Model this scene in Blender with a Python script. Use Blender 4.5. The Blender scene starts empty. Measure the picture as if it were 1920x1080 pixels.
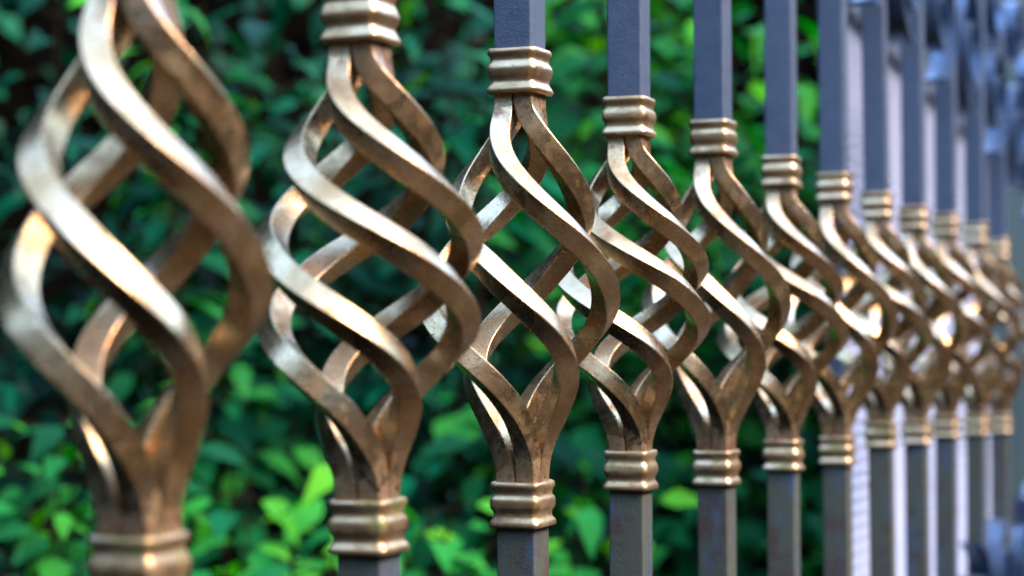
import bpy, bmesh, math, random
from mathutils import Vector, Matrix, noise
random.seed(7)
R = math.radians
S = bpy.context.scene
COL = S.collection

# ------------------------------------------------------------------ camera
PHI, PITCH, ROLL = R(22.47), R(2.5), R(-0.3)
CAM = Vector((-0.276, -0.26, 1.10))
fw = Vector((math.cos(PHI)*math.cos(PITCH), math.sin(PHI)*math.cos(PITCH), math.sin(PITCH)))
r0 = Vector((math.sin(PHI), -math.cos(PHI), 0)); u0 = r0.cross(fw)
rt = r0*math.cos(ROLL) + u0*math.sin(ROLL)
up = u0*math.cos(ROLL) - r0*math.sin(ROLL)
cd = bpy.data.cameras.new('camera')
cam = bpy.data.objects.new('camera', cd); COL.objects.link(cam)
M = Matrix((rt, up, -fw)).transposed().to_4x4(); M.translation = CAM
cam.matrix_world = M
cd.sensor_width = 36; cd.lens = 3700/1920*36
cd.clip_start = .02; cd.clip_end = 500
cd.dof.use_dof = True; cd.dof.focus_distance = .715; cd.dof.aperture_fstop = 9.5
cd.dof.aperture_blades = 0
S.camera = cam

# ------------------------------------------------------------------ light
EL, AZ = R(38), R(-94)          # sun in front of the fence, to the right of the camera
W = bpy.data.worlds.new('World'); S.world = W; W.use_nodes = True
nt = W.node_tree; bg = nt.nodes['Background']
sky = nt.nodes.new('ShaderNodeTexSky'); sky.sky_type = 'NISHITA'; sky.sun_disc = False
sky.sun_elevation = EL; sky.sun_rotation = math.pi/2 - AZ
sky.air_density = 1.0; sky.dust_density = .6; sky.ozone_density = 1.6
nt.links.new(sky.outputs[0], bg.inputs[0]); bg.inputs[1].default_value = .15
sd = bpy.data.lights.new('sun', 'SUN'); sd.energy = .75; sd.angle = R(36); sd.color = (1, .52, .24)
sun = bpy.data.objects.new('sun', sd); COL.objects.link(sun)
sdir = Vector((math.cos(EL)*math.cos(AZ), math.cos(EL)*math.sin(AZ), math.sin(EL)))
sun.rotation_euler = sdir.to_track_quat('Z', 'Y').to_euler()
S.view_settings.view_transform = 'Standard'; S.view_settings.look = 'None'
S.view_settings.exposure = 3.95; S.view_settings.gamma = 1
S.cycles.max_bounces = 8; S.cycles.diffuse_bounces = 3; S.cycles.glossy_bounces = 5
S.cycles.sample_clamp_indirect = 6
S.cycles.use_denoising = True

# ------------------------------------------------------------------ helpers
def tag(o, label=None, cat=None, group=None, kind=None):
    if label: o['label'] = label
    if cat: o['category'] = cat
    if group: o['group'] = group
    if kind: o['kind'] = kind
    return o

def empty(name, loc=(0, 0, 0), parent=None):
    o = bpy.data.objects.new(name, None); COL.objects.link(o); o.location = loc
    o.empty_display_size = .05
    if parent: o.parent = parent
    return o

def obj(name, verts, faces, mat, parent=None, smooth=True, loc=None):
    me = bpy.data.meshes.new(name); me.from_pydata(verts, [], faces); me.update()
    if smooth:
        me.polygons.foreach_set('use_smooth', [True]*len(me.polygons))
    me.materials.append(mat)
    o = bpy.data.objects.new(name, me); COL.objects.link(o)
    if parent: o.parent = parent
    if loc: o.location = loc
    return o

def sharp(o, deg=40):
    o.data.set_sharp_from_angle(angle=R(deg)); return o

def crisp(o):
    """flat faces stay flat, only the small rounded corners shade round"""
    m = o.modifiers.new('normals', 'WEIGHTED_NORMAL'); m.mode = 'FACE_AREA'; m.weight = 100; m.keep_sharp = True
    o.data.set_sharp_from_angle(angle=R(70)); return o

class N:
    """small node-building helper"""
    def __init__(s, name):
        s.m = bpy.data.materials.new(name); s.m.use_nodes = True
        s.t = s.m.node_tree; s.b = s.t.nodes['Principled BSDF']
    def n(s, kind, **kw):
        x = s.t.nodes.new('ShaderNode'+kind)
        for k, v in kw.items(): setattr(x, k, v)
        return x
    def l(s, a, b): s.t.links.new(a, b)
    def noise(s, vec, scale, detail=4, rough=.55):
        x = s.n('TexNoise'); x.inputs['Scale'].default_value = scale
        x.inputs['Detail'].default_value = detail; x.inputs['Roughness'].default_value = rough
        s.l(vec, x.inputs['Vector']); return x.outputs['Fac']
    def ramp(s, fac, stops):
        x = s.n('ValToRGB'); e = x.color_ramp.elements
        while len(e) < len(stops): e.new(.5)
        for q, (p, c) in zip(e, stops):
            q.position = p; q.color = c if len(c) == 4 else (*c, 1)
        s.l(fac, x.inputs[0]); return x.outputs[0]
    def mix(s, fac, a, b):
        x = s.n('Mix', data_type='RGBA')
        for i, v in ((0, fac), (6, a), (7, b)):
            if hasattr(v, 'links'): s.l(v, x.inputs[i])
            else: x.inputs[i].default_value = v if i == 0 or len(v) == 4 else (*v, 1)
        return x.outputs[2]
    def math(s, op, a, b=0., clamp=False):
        x = s.n('Math', operation=op, use_clamp=clamp)
        for i, v in ((0, a), (1, b)):
            if hasattr(v, 'links'): s.l(v, x.inputs[i])
            else: x.inputs[i].default_value = v
        return x.outputs[0]
    def objvec(s):
        """object coordinates shifted by a per-object random number, so no two pieces wear alike"""
        c = s.n('TexCoord'); i = s.n('ObjectInfo')
        a = s.n('VectorMath', operation='ADD')
        k = s.math('MULTIPLY', i.outputs['Random'], 37.)
        s.l(c.outputs['Object'], a.inputs[0]); s.l(k, a.inputs[1]); return a.outputs[0]
    def z(s):
        c = s.n('TexCoord'); x = s.n('SeparateXYZ'); s.l(c.outputs['Object'], x.inputs[0]); return x.outputs[2]
    def bump(s, h, strength, dist):
        x = s.n('Bump'); x.inputs['Strength'].default_value = strength; x.inputs['Distance'].default_value = dist
        s.l(h, x.inputs['Height']); s.l(x.outputs[0], s.b.inputs['Normal'])
    def set(s, **kw):
        for k, v in kw.items():
            p = s.b.inputs[k.replace('_', ' ')]
            if hasattr(v, 'links'): s.l(v, p)
            else: p.default_value = (*v, 1) if isinstance(v, tuple) and len(v) == 3 else v
        return s.m

# ------------------------------------------------------------------ materials
def bronze(name, dirt=.5, moss=.3, neck=False, dull=0.):
    m = N(name); v = m.objvec()
    big = m.noise(v, 55, 5, .6); mid = m.noise(v, 190, 5, .65); fine = m.noise(v, 900, 3, .6)
    base = m.ramp(big, [(.3, (.27, .17, .075)), (.5, (.445, .312, .158)), (.72, (.61, .465, .295))])
    red = m.ramp(mid, [(.62, (0, 0, 0)), (.72, (1, 1, 1))])
    base = m.mix(m.math('MULTIPLY', red, .55), base, (.30, .13, .06))
    # grime in blotches
    d = m.ramp(m.math('ADD', m.math('MULTIPLY', big, .6), m.math('MULTIPLY', mid, .4)), [(.36, (1, 1, 1)), (.47, (0, 0, 0))])
    d = m.math('MULTIPLY', d, dirt)
    base = m.mix(d, base, (.035, .028, .02))
    ms = m.ramp(m.noise(v, 80, 6, .7), [(.50, (0, 0, 0)), (.64, (1, 1, 1))])
    ms = m.math('MULTIPLY', ms, moss)
    base = m.mix(ms, base, (.10, .115, .03))
    if neck:  # rod ends: rust, plus the shade between the rods painted in dark
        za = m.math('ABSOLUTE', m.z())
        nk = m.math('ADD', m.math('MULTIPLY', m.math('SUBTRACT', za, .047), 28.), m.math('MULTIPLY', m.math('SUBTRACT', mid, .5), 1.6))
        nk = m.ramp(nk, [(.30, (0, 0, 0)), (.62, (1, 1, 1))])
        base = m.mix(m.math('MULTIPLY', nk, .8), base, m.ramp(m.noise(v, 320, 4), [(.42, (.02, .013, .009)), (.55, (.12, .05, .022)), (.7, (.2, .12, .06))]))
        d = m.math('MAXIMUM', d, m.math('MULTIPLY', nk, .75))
    met = m.math('SUBTRACT', .96, m.math('ADD', m.math('MULTIPLY', d, .8), m.math('MULTIPLY', ms, .8)), True)
    rough = m.math('ADD', m.ramp(mid, [(.3, (.22+dull,)*3), (.7, (.31+dull,)*3)]), m.math('MULTIPLY', d, .3), True)
    vo = m.n('TexVoronoi'); vo.inputs['Scale'].default_value = 330; m.l(v, vo.inputs['Vector'])
    drop = m.math('MULTIPLY', m.math('SUBTRACT', .26, vo.outputs['Distance'], True), m.math('GREATER_THAN', m.noise(v, 60, 2), .56))
    h = m.math('ADD', m.math('MULTIPLY', mid, .6), m.math('MULTIPLY', fine, .4))
    h = m.math('ADD', h, m.math('MULTIPLY', drop, 2.2))
    m.bump(h, .24, .0009)
    return m.set(Base_Color=base, Metallic=met, Roughness=rough)

def bar_paint():
    m = N('slate_paint'); v = m.objvec(); z = m.z()
    st = m.n('VectorMath', operation='MULTIPLY'); m.l(v, st.inputs[0]); st.inputs[1].default_value = (1, 1, .16)
    big = m.noise(st.outputs[0], 85, 6, .7); fine = m.noise(v, 1000, 3, .6); mid = m.noise(v, 160, 5, .65)
    base = m.ramp(mid, [(.3, (.036, .057, .088)), (.7, (.054, .080, .114))])
    # algae grows on the bar, mostly below the baskets
    low = m.math('MULTIPLY', m.math('LESS_THAN', z, 0.), .18)
    g = m.math('ADD', m.math('ADD', m.math('MULTIPLY', big, .75), m.math('MULTIPLY', mid, .25)), low)
    gm = m.ramp(g, [(.60, (0, 0, 0)), (.66, (1, 1, 1))])
    base = m.mix(m.math('MULTIPLY', gm, .8), base, (.040, .048, .016))
    rs = m.ramp(m.math('ADD', m.math('MULTIPLY', m.noise(v, 60, 6, .7), 1.), m.math('MULTIPLY', low, .55)), [(.62, (0, 0, 0)), (.70, (1, 1, 1))])
    base = m.mix(m.math('MULTIPLY', rs, .75), base, (.04, .022, .015))
    rough = m.math('ADD', .38, m.math('MULTIPLY', m.math('MAXIMUM', gm, rs), .3))
    m.bump(m.math('ADD', m.math('MULTIPLY', fine, .6), m.math('MULTIPLY', mid, .6)), .45, .0008)
    return m.set(Base_Color=base, Metallic=0., Roughness=rough)

def simple(name, stops, scale, rough=.6, bump=(.3, .002), metal=0., detail=6, spec=.4):
    m = N(name); v = m.objvec(); f = m.noise(v, scale, detail, .65)
    m.bump(f, *bump)
    m.b.inputs['Specular IOR Level'].default_value = spec
    return m.set(Base_Color=m.ramp(f, stops), Roughness=rough, Metallic=metal)

def leaf_mat(name, a, b, c, trans=.35, rough=.45):
    m = N(name)
    at = m.n('Attribute', attribute_name='tint')
    v = m.n('TexCoord').outputs['Object']
    col = m.ramp(at.outputs['Fac'], [(0, a), (.55, b), (1, c)])
    col = m.mix(m.math('MULTIPLY', m.noise(v, 70, 4), .35), col, tuple(x*.55 for x in a))
    m.set(Base_Color=col, Roughness=rough)
    m.b.inputs['Specular IOR Level'].default_value = .045
    tr = m.n('BsdfTranslucent'); hs = m.n('HueSaturation'); hs.inputs['Hue'].default_value = .47
    hs.inputs['Value'].default_value = 1.6; hs.inputs['Saturation'].default_value = 1.1
    m.l(col, hs.inputs['Color']); m.l(hs.outputs[0], tr.inputs[0])
    mx = m.n('MixShader'); mx.inputs[0].default_value = trans
    m.l(m.b.outputs[0], mx.inputs[1]); m.l(tr.outputs[0], mx.inputs[2])
    m.l(mx.outputs[0], m.t.nodes['Material Output'].inputs[0])
    return m.m

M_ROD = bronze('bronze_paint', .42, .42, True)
M_COLLAR = bronze('bronze_paint_collar', .6, .4, dull=.12)
M_COLLAR_LOW = bronze('bronze_paint_tarnished', .7, .95, dull=.15)
M_BAR = bar_paint()
M_SCROLL = simple('scroll_paint', [(.3, (.055, .09, .15)), (.7, (.09, .145, .22))], 40, .32, (.15, .001), .6)
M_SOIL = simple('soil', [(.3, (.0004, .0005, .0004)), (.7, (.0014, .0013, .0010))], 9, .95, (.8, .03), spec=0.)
M_PATH = simple('path_gravel', [(.3, (.052, .032, .016)), (.7, (.09, .057, .028))], 30, .9, (.6, .01))
M_STEM = simple('stem', [(.3, (.006, .008, .003)), (.7, (.018, .014, .007))], 60, .8, spec=.05)
M_POST = simple('mossy_post_paint', [(.35, (.055, .085, .06)), (.5, (.075, .095, .085)), (.65, (.08, .11, .05))], 7, .6, (.3, .003))
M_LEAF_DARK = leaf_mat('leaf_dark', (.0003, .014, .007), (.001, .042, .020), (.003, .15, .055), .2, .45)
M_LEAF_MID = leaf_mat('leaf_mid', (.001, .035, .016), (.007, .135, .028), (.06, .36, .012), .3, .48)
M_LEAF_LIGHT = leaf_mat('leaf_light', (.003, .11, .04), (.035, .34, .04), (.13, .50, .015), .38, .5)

def panel_mat():
    m = N('pale_ribbed_sheet'); v = m.objvec(); f = m.noise(v, 14, 5)
    return m.set(Base_Color=m.ramp(f, [(.3, (.27, .34, .47)), (.7, (.33, .405, .53))]), Roughness=.45)
M_PANEL = panel_mat()

# ------------------------------------------------------------------ setting
def grid(name, x0, x1, y0, y1, nx, ny, fz, mat):
    vs, fs = [], []
    for j in range(ny+1):
        for i in range(nx+1):
            x = x0+(x1-x0)*i/nx; y = y0+(y1-y0)*j/ny
            vs.append((x, y, fz(x, y)))
    for j in range(ny):
        for i in range(nx):
            a = j*(nx+1)+i; fs.append((a, a+1, a+nx+2, a+nx+1))
    return obj(name, vs, fs, mat)

tag(grid('ground', -200, 200, -200, 200, 40, 40, lambda x, y: 0, M_SOIL), kind='structure')
tag(grid('path', -30, 30, -4.2, -.14, 60, 12, lambda x, y: .004, M_PATH), kind='structure')

def sstep(t): t = max(0., min(1., t)); return t*t*(3-2*t)
def bank_z(x, y):
    s = max((y-1.45+.12*(x-1))/.8, (x-4.7)/.8 if y > -.1 else -1)
    h = 3.6*sstep(s*.75)
    if h > 0: h += .16*noise.noise((x*2.2, y*2.2, 3.3))+.06*noise.noise((x*7, y*7, 1))
    return h if s > 0 else -.02
def sky_blocker_z(x, y):
    s = max((-y-2.6+.25*math.sin(x*.7))/3.2, (x-7)/3, (-x-2.2)/3)
    return 4.8*sstep(s)+.5*noise.noise((x*.5, y*.5, 9))*sstep(s*3)-.02
M_BLOCKER = simple('sky_blocker_brown', [(.3, (.012, .012, .006)), (.55, (.035, .026, .014)), (.75, (.02, .035, .012))], 5, .95, (.8, .05), spec=.05)
tag(grid('sky_blocking_slope', -8, 13, -8, 3, 80, 60, sky_blocker_z, M_BLOCKER), kind='structure')  # unseen rise added around the scene to block low sky light
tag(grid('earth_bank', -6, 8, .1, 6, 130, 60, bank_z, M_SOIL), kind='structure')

# ------------------------------------------------------------------ iron fence
D, BW = .12, .0142
fence = empty('iron_fence', (0, 0, 0))
tag(fence, 'iron fence of slate blue square bars with twisted bronze basket balusters', 'fence')

def rsq(h, rad, k=3):
    """rounded square outline, half width h"""
    out = []
    for cx, cy, a0 in ((1, 1, 0), (-1, 1, 90), (-1, -1, 180), (1, -1, 270)):
        for q in range(k+1):
            a = R(a0+90*q/k)
            out.append((cx*(h-rad)+rad*math.cos(a), cy*(h-rad)+rad*math.sin(a)))
    return out

def prism(rings, cap=True):
    vs, fs = [], []; n = len(rings[0])
    for r in rings: vs += r
    for i in range(len(rings)-1):
        for j in range(n):
            a, b = i*n+j, i*n+(j+1) % n
            fs.append((a, b, b+n, a+n))
    if cap:
        fs.append(tuple(range(n))[::-1]); fs.append(tuple(range((len(rings)-1)*n, len(rings)*n)))
    return vs, fs

COLLAR_H = .0158
PROF = [(0, 1.18), (.03, 1.235), (.08, 1.25), (.13, 1.235), (.18, 1.17), (.24, 1.145), (.30, 1.155), (.35, 1.215), (.41, 1.26), (.47, 1.275), (.53, 1.27),
        (.59, 1.24), (.64, 1.18), (.69, 1.145), (.75, 1.14), (.80, 1.17), (.86, 1.25), (.91, 1.295), (.96, 1.295), (.99, 1.26), (1, 1.16)]
def collar(zc, parent, rnd, mat):
    rings = []
    h0 = BW/2
    def ring(hh, z):
        hh *= 1+rnd.uniform(-.012, .012)
        return [(x, y, z+rnd.uniform(-1, 1)*.00012) for x, y in rsq(hh, .0022, 4)]
    rings.append(ring(h0*.9, zc+COLLAR_H/2-.0004))
    for t, w in PROF: rings.append(ring(h0*w*1.03, zc+COLLAR_H/2-t*COLLAR_H))
    rings.append(ring(h0*.9, zc-COLLAR_H/2+.0006))
    rings = rings[::-1]
    vs, fs = prism(rings, False)
    return obj('collar', vs, fs, mat, parent)

ROD = .00345
NECK = .00365*math.sqrt(2)
def softlin(t, e=.07):
    """straight ramp 0..1 with eased ends"""
    t = max(0., min(1., t))
    g = lambda q: q*q/(2*e) if q < e else q-e/2
    return (g(t) if t < .5 else (1-e)-g(1-t))/(1-e)
def bulge(t):
    """how far a rod stands out at height t: slim neck above, longer neck below"""
    w = .5*t/.519 if t < .519 else .5+.5*(t-.519)/.481
    return math.sin(math.pi*max(0, min(1, (w-.071)/.908)))**(1.02 if w < .5 else 2.5)
def rod(alpha0, twist, ztop, zbot, parent, rnd, rmax, ecc, tskew):
    n = 110; H = ztop-zbot
    pts = []
    seedz = rnd.uniform(0, 50)
    ph = rnd.uniform(-.04, .04)
    for i in range(n+1):
        t = i/n
        tm = .452+tskew; w2 = .5*t/tm if t < tm else .5+.5*(t-tm)/(1-tm)
        w2 = (w2-.032)/.936
        s = .94*softlin(w2)+.06*sstep(w2)
        a = R(alpha0)+R(twist)*(s+ph*math.sin(math.pi*t)**2*.3)
        f = sum(wt*bulge(t+q) for q, wt in ((-.03, .1), (-.018, .2), (0, .4), (.018, .2), (.03, .1)))
        r = NECK+(rmax-NECK)*f
        pts.append((Vector((r*math.sin(a)+ecc[0]*f, -r*math.cos(a)+ecc[1]*f, ztop-H*t)), a))
    sec = rsq(ROD, .0005, 3)
    rings = []
    for i, (p, a) in enumerate(pts):
        T = (pts[min(n, i+1)][0]-pts[max(0, i-1)][0]).normalized()
        Nn = Vector((math.sin(a), -math.cos(a), 0)); Nn = (Nn-T*Nn.dot(T)).normalized()
        B = T.cross(Nn)
        c = math.cos(R(45)); ring = []
        k = 1+.09*math.sin(math.pi*i/n)**2+.03*noise.noise((i*.12, alpha0, seedz))
        for x, y in sec:
            X, Y = (x-y)*c*k, (x+y)*c*k
            q = p+Nn*X+B*Y; ring.append((q.x, q.y, q.z))
        rings.append(ring)
    vs, fs = prism(rings)
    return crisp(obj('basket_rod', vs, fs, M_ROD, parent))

# per baluster: x along the fence, collar centres (top, bottom), small lean of the bar
MEAS = [(1, .1200, 1.2030, 1.0550, -.0042), (2, .2396, 1.2046, 1.0562, -.0032), (3, .3612, 1.2053, 1.0550, -.0033),
        (4, .4770, 1.2033, 1.0613, -.0019), (5, .5963, 1.2078, 1.0569, -.0026), (6, .7172, 1.2037, 1.0578, .0010),
        (7, .8370, 1.2058, 1.0556, .0040), (8, .9536, 1.2045, 1.0611, .0027), (9, 1.0717, 1.2050, 1.0590, .0050),
        (10, 1.1886, 1.2085, 1.0599, .0045), (11, 1.3206, 1.2105, 1.0582, .0040), (12, 1.4380, 1.2048, 1.0560, .0040)]
MEAS = [(0, .0005, 1.2050, 1.0590, -.003)]+MEAS
for i, x, zt, zb, lean in MEAS:
    if i == 0: continue
    rnd = random.Random(100+i)
    zm = (zt+zb)/2
    # bar: two square lengths, above and below the basket
    vs, fs = [], []
    for z0, z1 in ((zt-.004, 2.0), (.10, zb+.004)):
        sec = rsq(BW/2, .0008, 2); k = 24
        rings = [[(a, b, z0-zm+(z1-z0)*q/k) for a, b in sec] for q in range(k+1)]
        v, f = prism(rings); o = len(vs)
        vs += v; fs += [tuple(o+w for w in ff) for ff in f]
    bal = crisp(obj('baluster', vs, fs, M_BAR, fence, loc=(x, 0, zm)))
    bal.rotation_euler = (rnd.uniform(-.008, .008), lean/(zt-zb), rnd.uniform(-.06, .06))
    for zc, mt in ((zt, M_COLLAR), (zb, M_COLLAR_LOW)): collar(zc-zm, bal, rnd, mt)
    twist = 270 if i % 2 else 360
    fat = rnd.uniform(-.0009, .0009); ecc = (rnd.uniform(-.0010, .0012), rnd.uniform(-.001, .001)); tskew = rnd.uniform(-.02, .02)
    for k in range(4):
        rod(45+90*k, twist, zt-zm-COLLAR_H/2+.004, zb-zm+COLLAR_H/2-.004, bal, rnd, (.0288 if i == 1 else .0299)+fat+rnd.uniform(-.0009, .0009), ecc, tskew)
def box(x0, x1, y0, y1, z0, z1):
    vs = [(x, y, z) for x in (x0, x1) for y in (y0, y1) for z in (z0, z1)]
    fs = [(0, 1, 3, 2), (4, 6, 7, 5), (0, 4, 5, 1), (2, 3, 7, 6), (0, 2, 6, 4), (1, 5, 7, 3)]
    return vs, fs
for z in (.08, 1.98):
    v, f = box(-.4, 1.75, -.011, .011, z, z+.025)
    obj('rail', v, f, M_BAR, fence, smooth=False)

# scroll friezes of the fence, above and below the baskets, in front of the bars
def scroll_mesh(cx, cz, rad, turns, start, dirn, yc=-.005, depth=.017, th=.0035, n=72, inner=.8):
    """a flat bar bent into a spiral in the fence's x-z plane"""
    rings = []
    for i in range(n+1):
        t = i/n; a = start+dirn*2*math.pi*turns*t; r = rad*(1-inner*t)
        p = Vector((cx+r*math.cos(a), yc, cz+r*math.sin(a))); nn = Vector((math.cos(a), 0, math.sin(a)))
        h = th/2*(1-.25*t)
        rings.append([tuple(p+nn*h+Vector((0, -depth/2, 0))), tuple(p+nn*h+Vector((0, depth/2, 0))),
                      tuple(p-nn*h+Vector((0, depth/2, 0))), tuple(p-nn*h+Vector((0, -depth/2, 0)))])
    return prism(rings)
xs = [m[1] for m in MEAS]
xs += [xs[-1]+D]
for q in range(6, len(xs)):
    xa = xs[q]; xb = xs[q+1] if q+1 < len(xs) else xs[q]+D
    cx = (xa+xb)/2; ra = (xb-xa-BW)/2-.004
    dz = max(0, q-7)**1.5*.0052
    for cz, st in ((1.322-dz+ra, -.5), (.952+dz*.6-ra, .5)):
        if st > 0 and q < 10: continue
        sg = 1 if st < 0 else -1
        for v, f in (scroll_mesh(cx, cz, ra, 1.75, math.pi*st, 1 if q % 2 else -1),
                     scroll_mesh(cx, cz+sg*(ra+.034), .036, 1.3, math.pi*(.5+st), -1 if q % 2 else 1)):
            sharp(obj('scroll', v, f, M_SCROLL, fence), 40)

# ------------------------------------------------------------------ pale ribbed screen behind the far bars
g0 = Vector((1.384, .122, 0)); g1 = Vector((2.62, .195, 0))
gd = g1-g0; GL = gd.length
screen = empty('garden_screen', (g0.x, g0.y, 0)); screen.rotation_euler.z = math.atan2(gd.y, gd.x)
tag(screen, 'pale lavender ribbed screen standing behind the far bars of the iron fence', 'screen')
CZ = CAM.z+.012
top, bot = CZ+.30, .14
vs, fs = [], []
nz = 440
for q in range(nz+1):
    z = bot+(top-bot)*q/nz; y = .0026*math.cos(q*math.pi/2)
    vs += [(0, y, z), (GL, y, z)]
for q in range(nz): fs.append((2*q, 2*q+1, 2*q+3, 2*q+2))
o = len(vs); vs += [(a, b+.006, c) for a, b, c in vs]
fs += [(f[3]+o, f[2]+o, f[1]+o, f[0]+o) for f in fs]
obj('ribbed_sheet', vs, fs, M_PANEL, screen)
v, f = box(-.01, GL+.03, -.012, .016, top, top+.03); obj('rail', v, f, M_BAR, screen, smooth=False)
v, f = box(-.01, GL+.03, -.012, .016, bot-.03, bot); obj('rail', v, f, M_BAR, screen, smooth=False)
for xx in (-.004, GL+.03):
    v, f = box(xx-.014, xx, -.003, .009, 0, top+.05); obj('stile', v, f, M_BAR, screen, smooth=False)

# post that closes the view on the right
post = empty('fence_post', (3.25, .20, 0))
tag(post, 'broad mossy grey green post at the far right beyond the pale screen', 'post')
sec = rsq(.17, .012, 3)
v, f = prism([[(a, b, z) for a, b in sec] for z in (0, .7, 1.4, 2.2)])
sharp(obj('shaft', v, f, M_POST, post), 40)
v, f = prism([[(a*s, b*s, z) for a, b in sec] for s, z in ((1.12, 2.2), (1.16, 2.22), (1.16, 2.26), (.3, 2.36))])
sharp(obj('cap', v, f, M_POST, post), 30)

# ------------------------------------------------------------------ undergrowth
def leaf(vs, fs, tint, base, d, nrm, L, Wd, t, droop, fold):
    """one ovate pointed leaf, folded along the midrib and drooping to its tip"""
    side = d.cross(nrm).normalized(); nrm = side.cross(d).normalized()
    prof = ((0, .12), (.15, .62), (.35, 1.), (.6, .82), (.82, .42), (1, .02))
    o = len(vs)
    for s, w in prof:
        c = base+d*(L*s*(1-.12*droop*s))-nrm*(L*droop*s*s*.55)
        hw = Wd*w/2
        e = nrm*(hw*fold)
        wv = nrm*(.06*Wd*math.sin(9*s+t*30))
        vs += [tuple(c+side*hw+e+wv), tuple(c), tuple(c-side*hw+e-wv)]
    for i in range(len(prof)-1):
        a = o+3*i
        fs += [(a, a+1, a+4, a+3), (a+1, a+2, a+5, a+4)]
    tint += [t]*(2*(len(prof)-1))

def make_leaves(name, vs, fs, tint, mat, parent=None):
    o = obj(name, vs, fs, mat, parent)
    at = o.data.attributes.new('tint', 'FLOAT', 'FACE'); at.data.foreach_set('value', tint)
    return o

def tube(vs, fs, pts, r0, r1, n=6):
    o = len(vs)
    for i, p in enumerate(pts):
        T = (pts[min(len(pts)-1, i+1)]-pts[max(0, i-1)]).normalized()
        A = T.cross(Vector((.3, .9, .2))).normalized(); B = T.cross(A)
        r = r0+(r1-r0)*i/(len(pts)-1)
        for k in range(n):
            a = 2*math.pi*k/n; vs.append(tuple(p+A*(r*math.cos(a))+B*(r*math.sin(a))))
    for i in range(len(pts)-1):
        for k in range(n):
            a, b = o+i*n+k, o+i*n+(k+1) % n; fs.append((a, b, b+n, a+n))

def ray(px, py, dist):
    v = fw+rt*((px-960)/3700)-up*((py-540)/3700)
    return CAM+v*dist

def shrub(name, label, px, dist, mat, zlo, ztop, width, nstem, size, tb, seed, cat='shrub'):
    """stems rising from the ground, arching, with leaf pairs; base found from where it stands in the view"""
    rnd = random.Random(seed*11+3)
    b = ray(px, 694, dist*1.12); ztop = CAM.z+(ztop-CAM.z)*1.12; zlo = CAM.z+(zlo-CAM.z)*1.12; width *= 1.12; size *= 1.15; base = Vector((b.x, b.y, 0))
    root = empty(name, base); tag(root, label, cat, 'undergrowth shrubs behind the fence')
    lv, lf, tint = [], [], []; sv, sf = [], []
    tocam = Vector((CAM.x-base.x, CAM.y-base.y, 0)).normalized()
    across = Vector((-tocam.y, tocam.x, 0))
    for s in range(int(nstem*.8)):
        h = ztop-(ztop-zlo)*rnd.random()**1.6*.75
        spread = across*rnd.uniform(-1, 1)*width+tocam*rnd.uniform(-.16, .2)
        p0 = Vector((rnd.uniform(-.05, .05), rnd.uniform(-.05, .05), -.01))
        pts = []
        k = 24
        wob = rnd.uniform(0, 6)
        for i in range(k+1):
            t = i/k
            z = h*t
            pts.append(p0+Vector((0, 0, z))+spread*(.45*t+.55*t**2.2)+Vector((.02*math.sin(5*t+wob), .02*math.cos(4*t+wob), 0)))
        tube(sv, sf, pts, .005, .0012)
        step = size*.55
        z = max(zlo, .1)*rnd.uniform(.95, 1.05); turn = rnd.uniform(0, 6)
        while z < h*.985:
            t = min(.999, z/h); i = int(t*k); q = pts[i].lerp(pts[min(k, i+1)], t*k-i)
            for sg in (0, math.pi):
                if rnd.random() < .08: continue
                a = turn+sg+rnd.uniform(-.4, .4)
                d = Vector((math.cos(a), math.sin(a), rnd.uniform(-.25, .35)))+tocam*.35
                pet = d.normalized()*rnd.uniform(.25, .9)*size
                tube(sv, sf, [q, q+pet*.55+Vector((0, 0, .003)), q+pet], .0012, .0008, 4)
                d2 = (d+Vector((0, 0, rnd.uniform(-.5, .0)))).normalized()
                nr = (Vector((0, 0, 1))+tocam*rnd.uniform(.0, .9)+Vector((rnd.uniform(-.5, .5), rnd.uniform(-.5, .5), 0))).normalized()
                L = size*rnd.uniform(.5, 1.15)
                leaf(lv, lf, tint, q+pet, d2, nr, L, L*rnd.uniform(.38, .58), min(1, max(0, rnd.gauss(tb, .22))), rnd.uniform(.2, 1.1), rnd.uniform(.05, .5))
            turn += math.pi/2+rnd.uniform(-.3, .3); z += step*rnd.uniform(.6, 1.2)
    make_leaves('foliage', lv, lf, tint, mat, root)
    obj('stems', sv, sf, M_STEM, root)
    return root

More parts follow.
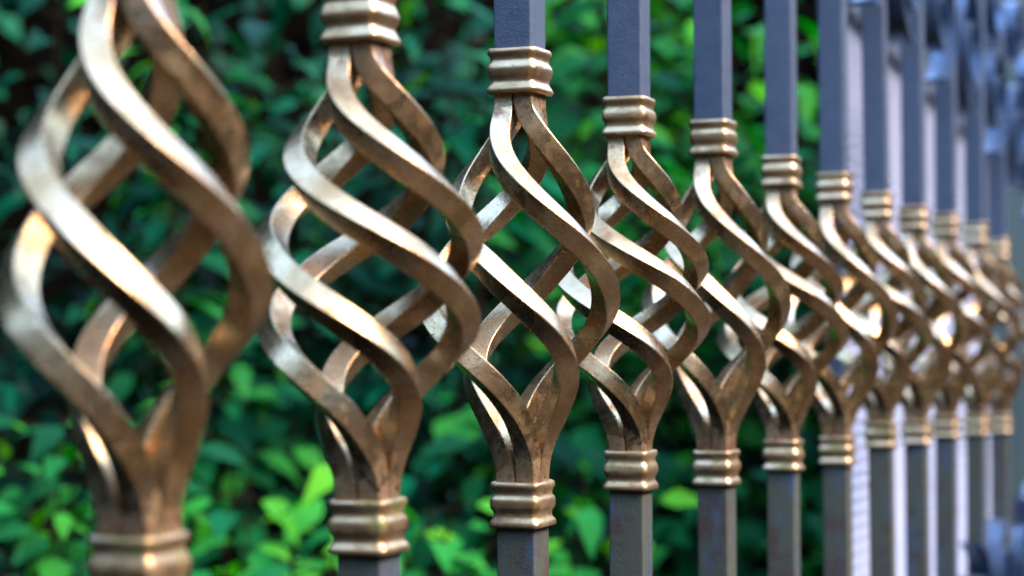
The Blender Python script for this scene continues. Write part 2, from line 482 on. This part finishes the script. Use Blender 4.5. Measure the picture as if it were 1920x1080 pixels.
SH = [ # label, px, dist, mat, zlo, ztop, width, nstem, leaf size, tint, seed
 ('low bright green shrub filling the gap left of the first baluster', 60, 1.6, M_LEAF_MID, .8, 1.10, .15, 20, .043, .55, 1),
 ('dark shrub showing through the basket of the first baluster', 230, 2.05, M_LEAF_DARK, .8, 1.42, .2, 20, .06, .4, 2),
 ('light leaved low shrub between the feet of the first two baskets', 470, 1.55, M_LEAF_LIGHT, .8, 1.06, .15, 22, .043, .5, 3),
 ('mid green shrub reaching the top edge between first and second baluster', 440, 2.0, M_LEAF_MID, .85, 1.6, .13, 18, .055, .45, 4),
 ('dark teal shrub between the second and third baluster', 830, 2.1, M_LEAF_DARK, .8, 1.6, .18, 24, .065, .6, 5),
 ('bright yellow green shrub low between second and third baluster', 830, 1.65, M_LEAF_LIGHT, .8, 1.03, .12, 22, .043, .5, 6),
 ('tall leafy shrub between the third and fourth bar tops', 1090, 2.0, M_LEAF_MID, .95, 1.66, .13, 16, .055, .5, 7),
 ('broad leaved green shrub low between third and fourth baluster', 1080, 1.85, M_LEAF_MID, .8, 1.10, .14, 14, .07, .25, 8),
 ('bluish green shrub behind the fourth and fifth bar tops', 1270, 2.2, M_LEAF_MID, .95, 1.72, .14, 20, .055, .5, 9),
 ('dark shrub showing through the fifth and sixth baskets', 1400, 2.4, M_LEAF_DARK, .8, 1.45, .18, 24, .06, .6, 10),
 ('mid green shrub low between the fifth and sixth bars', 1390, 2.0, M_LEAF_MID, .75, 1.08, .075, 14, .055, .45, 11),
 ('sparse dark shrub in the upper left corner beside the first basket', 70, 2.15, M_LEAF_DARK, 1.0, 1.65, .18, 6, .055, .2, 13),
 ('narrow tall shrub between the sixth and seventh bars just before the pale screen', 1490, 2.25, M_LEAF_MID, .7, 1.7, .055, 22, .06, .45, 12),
]
for a in SH: shrub('shrub', *a)

# ivy over the earth bank: uncountable
rnd = random.Random(55); lv, lf, tint = [], [], []
for q in range(6000):
    x = rnd.uniform(.2, 5.2); y = rnd.uniform(.9, 2.6)
    z = bank_z(x, y)
    if z < .1 or z > 2.6: continue
    nx = bank_z(x+.02, y)-z; ny = bank_z(x, y+.02)-z
    nr = Vector((-nx/.02, -ny/.02, 1)).normalized()
    nr = (nr+Vector((rnd.uniform(-.5, .5), rnd.uniform(-.5, .5), rnd.uniform(0, .8)))).normalized()
    d = Vector((rnd.uniform(-1, 1), rnd.uniform(-1, .2), rnd.uniform(-1, .2)))
    d = (d-nr*d.dot(nr)).normalized()
    L = rnd.uniform(.035, .07)
    leaf(lv, lf, tint, Vector((x, y, z))+nr*rnd.uniform(.005, .05), d, nr, L, L*.75, min(1, max(0, rnd.gauss(.35, .25))), rnd.uniform(.1, .5), .15)
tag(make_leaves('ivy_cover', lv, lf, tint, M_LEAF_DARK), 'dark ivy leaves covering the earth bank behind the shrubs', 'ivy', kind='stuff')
